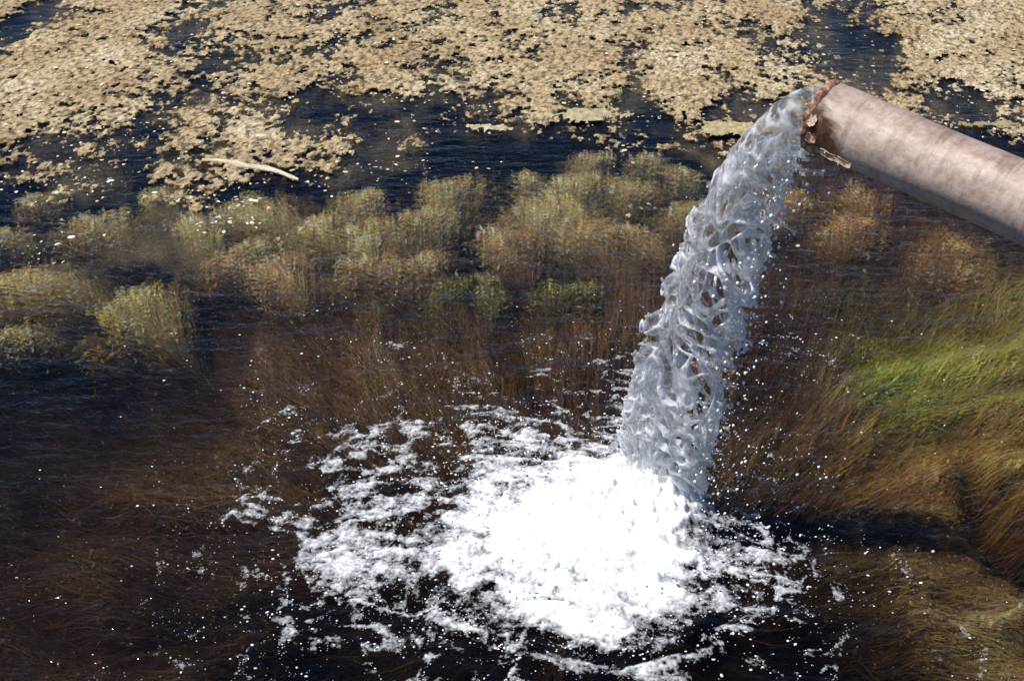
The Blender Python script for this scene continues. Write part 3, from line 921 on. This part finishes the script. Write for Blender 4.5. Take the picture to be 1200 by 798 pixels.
raft('algae_raft', 862, 152, 105, 17, 'long olive tan raft of algae adrift in dark blue water beside the jet', 61, (.30, .25, .14))
raft('algae_raft', 690, 138, 110, 15, 'thin ragged olive raft of algae just off the edge of the tan mat', 62, (.30, .26, .16))
raft('algae_raft', 585, 152, 70, 8, 'narrow pale streak of algae adrift between mat and straw tussocks', 63, (.33, .28, .18))
raft('algae_raft', 1150, 148, 90, 9, 'dark olive strip of algae adrift beyond the pipe', 64, (.22, .19, .11))

# a pale reed stalk afloat
p0, p1 = wp(238, 190), wp(352, 211)
ax = p1 - p0
n = 14
tt = np.linspace(0, 1, n)
cen = p0[None] + ax[None] * tt[:, None]
nrm = np.array([-ax[1], ax[0], 0]) / np.linalg.norm(ax)
cen += nrm[None] * (0.02 * np.sin(tt * 3.4) + 0.006 * np.sin(tt * 11))[:, None]
cen[:, 2] = 0.006
rad = 0.010 * (0.45 + 0.75 * np.sin(np.pi * np.clip(tt * 0.9 + 0.08, 0, 1))) + 0.003 * (np.arange(n) % 4 == 0)
K = 10
a = np.linspace(0, 2 * np.pi, K, endpoint=False)
V = cen[:, None] + nrm[None, None] * (np.cos(a)[None] * rad[:, None])[..., None] + np.array([0, 0, 0.8])[None, None] * (np.sin(a)[None] * rad[:, None])[..., None]
i = np.arange(n * K).reshape(n, K)
Q = np.stack([i[:-1], np.roll(i[:-1], -1, 1), np.roll(i[1:], -1, 1), i[1:]], -1).reshape(-1, 4)
org = cen.mean(0)
V = V.reshape(-1, 3)
link('floating_reed', mesh_np('floating_reed', V - org, Q, M_MAT, np.array([.52, .45, .31]) * np.exp(RNG.normal(size=(len(V), 1)) * 0.15)), label='pale dry reed stalk floating at the edge of the algae mat', cat='reed', loc=org)

# ------------------------------------------------------------------ the pipe
MOUTH = np.array([0.525, 1.940, 1.010])                     # centre of the opening
FLOW_A = math.radians(40)
PIPE_A = math.radians(42)
back = Vector((math.cos(PIPE_A), -math.sin(PIPE_A), -0.10)).normalized()    # from the mouth back along the pipe
PR, WALL, PLEN = 0.0600, 0.006, 3.5
side_v = Vector((0, 0, 1)).cross(back).normalized()
up_v = back.cross(side_v).normalized()
pipe = link('discharge_pipe', None, label='weathered pinkish beige steel pipe with rusty mouth pouring water into the pond', cat='pipe')
pipe.matrix_world = Matrix((( back.x, side_v.x, up_v.x, MOUTH[0]), (back.y, side_v.y, up_v.y, MOUTH[1]), (back.z, side_v.z, up_v.z, MOUTH[2]), (0, 0, 0, 1)))

def tube(xs, rad_fn, K=72, close=False):
    a = np.linspace(0, 2 * np.pi, K, endpoint=False)
    V = []
    for k, x in enumerate(xs):
        r, dx = rad_fn(k, x, a)
        V.append(np.stack([x + dx + 0 * a, np.cos(a) * r, np.sin(a) * r], -1))
    V = np.array(V)
    i = np.arange(V.shape[0] * K).reshape(V.shape[0], K)
    Q = np.stack([i[:-1], i[1:], np.roll(i[1:], -1, 1), np.roll(i[:-1], -1, 1)], -1).reshape(-1, 4)
    return V.reshape(-1, 3), Q

def ragged(a, amp, seed):
    return amp * (perlin(np.cos(a) * 3, np.sin(a) * 3, seed * 1.7) + 0.5 * perlin(np.cos(a) * 9, np.sin(a) * 9, seed * 3.1))

xs_o = np.concatenate([np.linspace(0.004, 0.2, 50), np.linspace(0.21, PLEN, 60)])
prof = [(x, PR) for x in xs_o]
def barrel_fn(k, x, a):
    e = math.exp(-x / 0.02)
    r = PR + 0.0022 * perlin(np.cos(a) * 1.5, np.sin(a) * 1.5, x * 5.0) + 0.0016 * perlin(np.cos(a) * 5, np.sin(a) * 5, x * 45.0) * math.exp(-x / 0.06)
    return r, ragged(a, 0.0022, 2) * e
Vb, Qb = tube(xs_o, barrel_fn)
xs_i = np.concatenate([np.linspace(0.004, 0.2, 12), np.linspace(0.3, PLEN, 10)])
Vi, Qi = tube(xs_i, lambda k, x, a: (PR - WALL + 0 * a, ragged(a, 0.0022, 2) * math.exp(-x / 0.02)))
link('barrel', mesh_np('barrel', Vb, Qb, M_PIPE), pipe)
link('bore', mesh_np('bore', Vi, Qi[:, ::-1], M_RUST), pipe, label='dark rusty inside of the pipe')
# thick rusty lip round the opening
sec = np.linspace(0, 2 * np.pi, 11)
def lip_fn(k, x, a):
    s = sec[k]
    bump = 1 + 0.25 * perlin(np.cos(a) * 4, np.sin(a) * 4, 2.2) + 0.2 * perlin(np.cos(a) * 11, np.sin(a) * 11, 5.1 + k * 0.3)
    return PR - 0.001 + 0.0046 * np.sin(s) * bump, 0.0075 * np.cos(s) * bump + ragged(a, 0.0022, 2)
Vl, Ql = tube([0.004] * 11, lip_fn)
link('rim', mesh_np('rim', Vl, Ql, M_RUST), pipe, label='thick flaking rusty rim of the pipe mouth')
# scale peeling from the lower near side of the mouth
def scale_plate(x0, x1, a0, a1, lift, seed):
    r = np.random.default_rng(seed)
    nx_, na = 14, 8
    X, A = np.meshgrid(np.linspace(0, 1, nx_), np.linspace(0, 1, na), indexing='ij')
    taper = 0.35 + 0.65 * np.sin(np.pi * np.clip(0.15 + 0.8 * X, 0, 1))
    x = x0 + (x1 - x0) * X + 0.003 * perlin(X * 6, A * 6, seed)
    a = (a0 + a1) / 2 + (A - 0.5) * (a1 - a0) * taper + 0.06 * perlin(X * 5, 0 * A, seed + 3.0)
    rr = PR + 0.002 + lift * (A ** 2) * (0.5 + 0.5 * X) + 0.0015 * perlin(X * 9, A * 9, seed + 1.0)
    outer = np.stack([x, np.cos(a) * rr, np.sin(a) * rr], -1).reshape(-1, 3)
    rr2 = rr - 0.0028
    inner = np.stack([x, np.cos(a) * rr2, np.sin(a) * rr2], -1).reshape(-1, 3)
    i = np.arange(nx_ * na).reshape(nx_, na)
    q = np.stack([i[:-1, :-1], i[:-1, 1:], i[1:, 1:], i[1:, :-1]], -1).reshape(-1, 4)
    m = nx_ * na
    edge = np.concatenate([i[0, :], i[1:, -1], i[-1, -2::-1], i[-2:0:-1, 0]])
    e2 = np.roll(edge, -1)
    sq = np.stack([edge, edge + m, e2 + m, e2], 1)
    return np.concatenate([outer, inner]), np.concatenate([q[:, ::-1], q + m, sq])
# angle 0 = +side (away from camera), pi = near side, -pi/2 = below
for (x0, x1, a0, a1, lf, mt, sd) in ((0.02, 0.098, 3.62, 3.80, 0.006, M_RUSTL, 1), (0.004, 0.055, 3.72, 4.15, 0.006, M_RUST, 2), (0.008, 0.03, 3.25, 3.5, 0.004, M_RUST, 3), (0.03, 0.075, 4.05, 4.4, 0.005, M_RUST, 4), (0.006, 0.022, 2.7, 3.05, 0.003, M_RUSTL, 5)):
    V, Q = scale_plate(x0, x1, a0, a1, lf, sd)
    link('rust_flake', mesh_np('rust_flake', V, Q, mt), pipe)

# ------------------------------------------------------------------ the falling water
HB = 0.0026
fdir = np.array([-math.cos(FLOW_A), math.sin(FLOW_A)])
pdir = np.array([math.sin(FLOW_A), math.cos(FLOW_A)])           # across the flow, pointing away from the camera
ZT, ZL = MOUTH[2] + 0.045, MOUTH[2] - 0.048
VU, VL_ = 0.88, 0.34                                            # speed of the water leaving at the top / the bottom of the bore
lo = np.array([0.05, 1.80, -0.03])
hi = np.array([0.66, 2.38, 1.08])
dims = np.ceil((hi - lo) / HB).astype(int)
F = np.full(dims, -0.02, np.float32)
zz = lo[2] + np.arange(dims[2]) * HB
def edges(z):
    au = VU * np.sqrt(np.maximum(ZT - z, 0) / 4.905)
    al = VL_ * np.sqrt(np.maximum(ZL - z, 0) / 4.905)
    au = au * (1 - 0.10 * np.clip(MOUTH[2] - z, 0, 1.1) ** 3)            # drag on the outer sheet
    inside = z > ZL
    al = np.where(inside, -0.03, al - 0.004)
    return au, al
xg = lo[0] + np.arange(dims[0]) * HB
yg = lo[1] + np.arange(dims[1]) * HB
X2, Y2 = np.meshgrid(xg, yg, indexing='ij')
A2 = (X2 - MOUTH[0]) * fdir[0] + (Y2 - MOUTH[1]) * fdir[1]
B2 = (X2 - MOUTH[0]) * pdir[0] + (Y2 - MOUTH[1]) * pdir[1]
pts = []
for k, z in enumerate(zz):
    if z > ZT:
        continue
    au, al = edges(z)
    fall = np.clip((MOUTH[2] - z) / 1.0, 0, 1)
    ac, ra = (au + al) / 2, max((au - al) / 2, 0.004)
    rb = 0.052 if z < MOUTH[2] else 0.052 * math.sqrt(max(0.02, 1 - ((z - MOUTH[2]) / 0.056) ** 2))
    rb = rb * (1 - 0.15 * fall)
    r = np.sqrt(((A2 - ac) / ra) ** 2 + (B2 / rb) ** 2)
    ii, jj = np.nonzero(r < 1.7)
    if len(ii) == 0:
        continue
    m_ = np.stack([ii, jj, np.full(len(ii), k), r[ii, jj], (A2[ii, jj] - ac) / ra, B2[ii, jj] / rb, np.full(len(ii), min(ra, rb)), np.full(len(ii), fall), A2[ii, jj], B2[ii, jj]], 1)
    pts.append(m_.astype(np.float32))
pts = np.concatenate(pts)
ia, ja, ka = pts[:, 0].astype(int), pts[:, 1].astype(int), pts[:, 2].astype(int)
r, na_, nb_, Rm, fall, Aa, Bb = [pts[:, i] for i in range(3, 10)]
zc = zz[ka].astype(np.float32)

def worley(x, y, z, seed=1):
    xi, yi, zi = np.floor(x).astype(np.int64), np.floor(y).astype(np.int64), np.floor(z).astype(np.int64)
    f1 = np.full(x.shape, 9.0, np.float32)
    f2 = f1.copy()
    for dx in (-1, 0, 1):
        for dy in (-1, 0, 1):
            for dz in (-1, 0, 1):
                cx_, cy_, cz_ = xi + dx, yi + dy, zi + dz
                h = (cx_ * 73856093) ^ (cy_ * 19349663) ^ (cz_ * 83492791) ^ (seed * 2654435761)
                h = (h ^ (h >> 13)) * 1274126177
                px_ = cx_ + ((h >> 3) & 1023) / 1023.0
                py_ = cy_ + ((h >> 13) & 1023) / 1023.0
                pz_ = cz_ + ((h >> 23) & 1023) / 1023.0
                d = np.sqrt((px_ - x) ** 2 + (py_ - y) ** 2 + (pz_ - z) ** 2).astype(np.float32)
                f2 = np.where(d < f1, f1, np.minimum(f2, d))
                f1 = np.minimum(f1, d)
    return f1, f2

# material coordinate that stretches as the water speeds up
tf = np.sqrt(np.maximum(ZT - zc, 0.0) / 4.905)
sl = -zc * 0.85
wx, wy = 1.3 * perlin(Aa * 11, Bb * 8, sl * 9, 3), 1.3 * perlin(Aa * 11, Bb * 8, sl * 9, 7)
f1, f2 = worley(Aa * 27 + wx, Bb * 8 + 0.4 * wx, sl * 22 + wy + Aa * 10, 4)
cell = f2 - f1
amp = 0.004 + 0.010 * smooth(0.0, 0.45, fall)
depth = (1 - r) * Rm + amp * fbm(Aa * 13, Bb * 13, sl * 11, 2, 11)
# ropes of thicker water stand proud of the sheet between them
rope = smooth(0.22, 0.0, cell)
depth = depth + (0.001 + 0.0045 * smooth(0.03, 0.25, fall)) * (rope - 0.4) + (0.0012 + 0.0016 * smooth(0.02, 0.2, fall)) * (perlin(Aa * 60, Bb * 60, sl * 55, 13) + 0.7 * perlin(Aa * 115, Bb * 115, sl * 105, 14))
trail = smooth(0.45, -0.6, na_)
openw = smooth(0.05, 0.26, fall) * (0.34 + 0.95 * trail) + 0.38 * perlin(Aa * 9, Bb * 4, sl * 8, 15)
openw = openw * smooth(0.0, 0.06, fall) * (1 - 0.25 * smooth(0.85, 1.0, fall))
lig = np.clip(0.23 + 0.6 * (0.50 - openw), 0.11, 2) - cell       # > 0 on the net between the holes
shell = (0.011 + 0.05 * (1 - smooth(0.02, 0.14, fall))) - depth
val = np.minimum(depth, lig * 0.022)
val = np.minimum(val, shell)
F[ia, ja, ka] = np.clip(val, -0.02, 0.02)

def capsule(p0, p1, r0, r1):
    p0, p1 = np.asarray(p0, float), np.asarray(p1, float)
    R = max(r0, r1) + 3 * HB
    a = np.maximum(((np.minimum(p0, p1) - R - lo) / HB).astype(int), 0)
    b = np.minimum(((np.maximum(p0, p1) + R - lo) / HB).astype(int) + 2, dims)
    if (b <= a).any():
        return
    g = np.stack(np.meshgrid(*[lo[i] + np.arange(a[i], b[i]) * HB for i in range(3)], indexing='ij'), -1)
    ab = p1 - p0
    t = np.clip(((g - p0) @ ab) / max(ab @ ab, 1e-9), 0, 1)
    d = (r0 + (r1 - r0) * t) - np.linalg.norm(g - (p0 + t[..., None] * ab), axis=-1)
    sl_ = tuple(slice(a[i], b[i]) for i in range(3))
    F[sl_] = np.maximum(F[sl_], d)

rj = np.random.default_rng(77)
def jet_pt(z, na, nb):
    au, al = edges(np.float64(z))
    fall_ = np.clip((MOUTH[2] - z), 0, 1)
    ac, ra = (au + al) / 2, max((au - al) / 2, 0.004)
    rb = 0.055 * (1 - 0.15 * fall_)
    a_, b_ = ac + na * ra, nb * rb
    return np.array([MOUTH[0] + fdir[0] * a_ + pdir[0] * b_, MOUTH[1] + fdir[1] * a_ + pdir[1] * b_, z])
drops_c, drops_r, drops_s = [], [], []
# fingers and beads torn from the trailing edge
for i in range(240):
    z = rj.uniform(0.12, 0.98) if i > 120 else rj.uniform(0.45, 0.97)
    th = rj.normal(math.pi, 0.55 if i % 3 else 1.3)
    e0 = rj.uniform(0.85, 1.0)
    p0 = jet_pt(z, e0 * math.cos(th), e0 * math.sin(th))
    ln = rj.exponential(0.008) + 0.004
    outv = jet_pt(z, 1.3 * math.cos(th), 1.3 * math.sin(th)) - p0
    outv = outv / (np.linalg.norm(outv) + 1e-6) + np.array([0, 0, rj.normal(-0.5, 0.6)])
    outv /= np.linalg.norm(outv)
    p1 = p0 + outv * ln
    rr = rj.uniform(0.0022, 0.0038)
    capsule(p0, p1, rr * 1.2, rr * 0.85)
    capsule(p1, p1, rr * 1.55, rr * 1.55)
    if rj.random() < 0.75:
        p2 = p1 + outv * rj.exponential(0.016) + np.array([0, 0, -0.006])
        drops_c.append(p2)
        drops_r.append(rj.uniform(0.0014, 0.0036))
        drops_s.append(np.array([0, 0, 0.0012]))
pos, quads = surface_nets(F, lo, HB)
# beaten-in froth, more further down; white ropes and spots also paint sun glints
fa = np.clip((MOUTH[2] - pos[:, 2]), 0, 1)
pa = (pos[:, 0] - MOUTH[0]) * fdir[0] + (pos[:, 1] - MOUTH[1]) * fdir[1]
pb = (pos[:, 0] - MOUTH[0]) * pdir[0] + (pos[:, 1] - MOUTH[1]) * pdir[1]
ps = -pos[:, 2] * 0.85
w0, w1 = 1.3 * perlin(pa * 11, pb * 8, ps * 9, 3), 1.3 * perlin(pa * 11, pb * 8, ps * 9, 7)
h1, h2 = worley(pa * 27 + w0, pb * 8 + 0.4 * w0, ps * 22 + w1 + pa * 10, 4)
k1, k2 = worley(pa * 75 + w0, pb * 75, ps * 65, 22)
pat = smooth(-0.1, 0.35, perlin(pa * 30, pb * 30, ps * 26, 24))
air_glint = 0.06 + 0.95 * smooth(0.16, 0.02, h2 - h1) * (0.25 + 0.75 * pat) + 0.9 * smooth(0.30, 0.16, k1) * (0.25 + 0.75 * pat) + 0.25 * smooth(0.14, 0.02, k2 - k1) * pat
air_glint = air_glint * (0.75 + 0.4 * smooth(0.02, 0.25, fa)) + 0.4 * smooth(0.82, 0.98, fa)
jet = link('water_jet', None, label='clear ragged stream of water falling from the pipe mouth into the pond', cat='water jet')
jet.location = (IMPACT[0], IMPACT[1], 0)
off = np.array([IMPACT[0], IMPACT[1], 0])
link('stream', mesh_np('stream', pos - off, quads, M_JET, attrs={'air_glint': np.clip(air_glint, 0.02, 0.95)}), jet)

# beads flying beside the stream
for i in range(280):
    z = rj.uniform(0.03, 0.98)
    th = rj.normal(math.pi, 0.8)
    e = 1.0 + rj.exponential(0.35)
    drops_c.append(jet_pt(z, e * math.cos(th), e * math.sin(th)))
    drops_r.append(0.0009 + 0.0022 * rj.random() ** 3)
    drops_s.append(np.array([0, 0, rj.uniform(0, 0.002)]))
V, T = balls(np.array(drops_c) - off, drops_r, 1, stretch=np.array(drops_s) + 1e-6)
link('bead', mesh_np('bead', V, T, M_DROP), jet, kind='stuff')

# ------------------------------------------------------------------ white water round the impact
FOAM_D = [  # (u, v, cover)
    (670, 640, 1.9), (600, 640, 1.8), (760, 640, 1.8), (700, 580, 1.6), (780, 590, 1.5), (640, 590, 1.5), (700, 710, 1.6), (620, 700, 1.4), (780, 700, 1.4), (700, 750, .9), (560, 600, 1.25),
    (540, 660, 1.05), (500, 640, .9), (450, 660, .95), (400, 655, .9), (370, 640, .7), (480, 600, .75), (430, 600, .75), (400, 560, .7), (420, 530, .6), (480, 545, .7), (560, 540, .75), (620, 520, .75), (600, 490, .62), (640, 480, .4),
    (690, 520, .7), (700, 480, .3), (560, 500, .45), (500, 510, .45), (440, 510, .45), (370, 520, .3), (380, 600, .25), (350, 580, .15), (320, 610, .55), (290, 610, .5), (270, 620, .4), (330, 590, .35), (350, 660, .45), (340, 560, .1),
    (530, 570, .25), (480, 575, .3), (500, 700, .75), (440, 700, .6), (400, 720, .45), (360, 700, .3), (470, 680, .55), (560, 720, .85), (480, 740, .4), (420, 760, .25), (560, 760, .35), (640, 770, .3), (700, 790, .25), (780, 750, .7), (820, 760, .4),
    (840, 710, .75), (830, 650, 1.05), (860, 650, .85), (900, 665, .7), (930, 675, .3), (870, 620, .55), (840, 580, .55), (850, 560, .2), (900, 600, .3), (950, 620, .3), (980, 600, .22), (940, 570, .2), (1000, 640, .1), (880, 690, .5), (900, 740, .1), (850, 780, .1),
    (300, 680, .2), (250, 620, .12), (250, 700, .12), (300, 760, .22), (150, 650, .08), (100, 560, .04), (100, 740, .05), (250, 520, .06), (400, 460, .04), (500, 460, .06), (600, 450, .05), (680, 440, .1), (450, 480, .12), (620, 465, .2), (560, 400, .0), (300, 420, .0), (1050, 560, .06),
    (1100, 640, .04), (1050, 760, .0), (900, 500, .08), (960, 500, .03), (400, 795, .12), (550, 795, .1), (1190, 600, -.1), (20, 450, -.1), (800, 380, -.1),
]
hf = 0.0032
xs, ys = np.arange(-0.85, 0.95, hf), np.arange(1.40, 2.75, hf)
gx, gy, q = grid_mesh(xs, ys)
D = idw(gx, gy, FOAM_D, ysc=0.62, p=3.2, soft=0.03)[:, 0]
d = np.hypot(gx - FOAMC[0], gy - FOAMC[1])
th = np.arctan2(gy - FOAMC[1], gx - FOAMC[0])
wa = 0.06 * fbm(gx * 6, gy * 6, 0, 2, 81)
pr, pt = (d + wa), th + wa * 1.5
# bands drawn out round the impact, and the lacy cells inside them
s1 = fbm(pr * 21, np.cos(pt) * 3.2, np.sin(pt) * 3.2, 3, 83, gain=0.6)
lace = np.clip(1 - np.abs(fbm(gx * 7 + wa * 12, gy * 15 - wa * 8, 0.0, 3, 85, gain=0.55)) * 4.2, -0.8, 1)
fine = fbm(gx * 48, gy * 70, 0.0, 3, 88, gain=0.8)
cov = (D - 0.57) * 1.35 + 0.46 * s1 + 0.36 * lace * smooth(0.05, 0.4, D) + 0.26 * fine
core = np.exp(-(((gx - FOAMC[0]) / 0.27) ** 2 + ((gy - FOAMC[1]) / 0.24) ** 2))
core2 = np.exp(-(((gx - IMPACT[0]) / 0.12) ** 2 + ((gy - IMPACT[1]) / 0.11) ** 2))
rough = np.abs(fbm(gx * 19, gy * 19, 0, 4, 90, gain=0.6))
z = water_z(gx, gy) * (1 - 0.85 * core) + 0.015 * core + 0.003 + 0.004 * np.clip(cov, 0, 1) + (0.012 + 0.015 * rough) * np.clip(core * 1.1, 0, 1) + (0.06 + 0.055 * rough) * core2 + 0.002 * fine * np.clip(cov, 0, 1)
keep = cov > -0.2
q = q[keep[q].all(1)]
us = np.unique(q)
rm = -np.ones(len(gx), np.int32)
rm[us] = np.arange(len(us))
foam = mesh_np('splash_foam', np.stack([gx, gy, z], 1)[us], rm[q], M_FOAM, attrs={'cover': np.clip(0.06 + 0.72 * cov[us], 0, 1.6)})
link('splash_foam', foam, kind='stuff', label='white churning foam where the falling water hits the pond', cat='foam')

# bubbles and flecks drifting on the surface
n = 120000
bx = RNG.uniform(-1.5, 1.5, n)
by = RNG.uniform(1.40, 2.95, n)
Db = idw(bx, by, FOAM_D, ysc=0.62, soft=0.03)[:, 0]
cl = fbm(bx * 9, by * 9, 0, 3, 92)
far = np.exp(-(np.hypot(bx - FOAMC[0], by - FOAMC[1]) / 0.75) ** 2)
ci = np.clip(((bx - xs[0]) / hf).astype(int), 0, len(xs) - 1) + np.clip(((by - ys[0]) / hf).astype(int), 0, len(ys) - 1) * len(xs)
inb = (bx > xs[0]) & (bx < xs[-1]) & (by > ys[0]) & (by < ys[-1])
cb = np.where(inb, cov[ci], -2)
rim_b = smooth(-0.55, -0.05, cb) * smooth(0.5, 0.1, cb) * smooth(0.04, 0.3, Db)
kp = RNG.random(n) < np.clip(0.30 * rim_b + 0.12 * np.clip(Db, 0, 0.8) * np.clip(0.25 + 1.2 * cl, 0, 1.4) + 0.13 * np.clip(cl - 0.05, 0, 1) * far, 0, 0.75)
bx, by = bx[kp], by[kp]
br = 0.0006 + 0.0020 * RNG.random(len(bx)) ** 6
V, T = balls(np.stack([bx, by, water_z(bx, by) + 0.0005], 1), br, 1, squash=np.stack([RNG.uniform(0.8, 2.0, len(bx)), RNG.uniform(0.8, 1.3, len(bx)), np.full(len(bx), 0.6)], 1))
link('surface_bubbles', mesh_np('surface_bubbles', V, T, M_FOAM, attrs={'cover': np.repeat(RNG.uniform(0.35, 1.2, len(bx)), len(ico(1)[0]))}), kind='stuff', label='white bubbles and flecks drifting out over the dark water', cat='foam')

# spray thrown up from the impact
n = 1100
ang = RNG.uniform(0, 2 * np.pi, n)
rad = np.abs(RNG.normal(size=n)) * 0.17 + 0.19
sxp = IMPACT[0] * 0.45 + FOAMC[0] * 0.55 + np.cos(ang) * rad * 1.15
syp = IMPACT[1] * 0.45 + FOAMC[1] * 0.55 + np.sin(ang) * rad * 0.9
szp = 0.015 + RNG.random(n) ** 2.2 * 0.16 * np.exp(-(rad / 0.33) ** 2) + 0.01 * RNG.random(n)
sr = 0.0007 + 0.003 * RNG.random(n) ** 5
V, T = balls(np.stack([sxp, syp, szp], 1), sr, 1, stretch=np.stack([np.cos(ang) * 0.002, np.sin(ang) * 0.002, RNG.uniform(0, 0.004, n)], 1) * RNG.random((n, 1)))
link('spray_drops', mesh_np('spray_drops', V, T, M_DROP), kind='stuff', label='fine water drops thrown up round the foot of the jet', cat='spray')
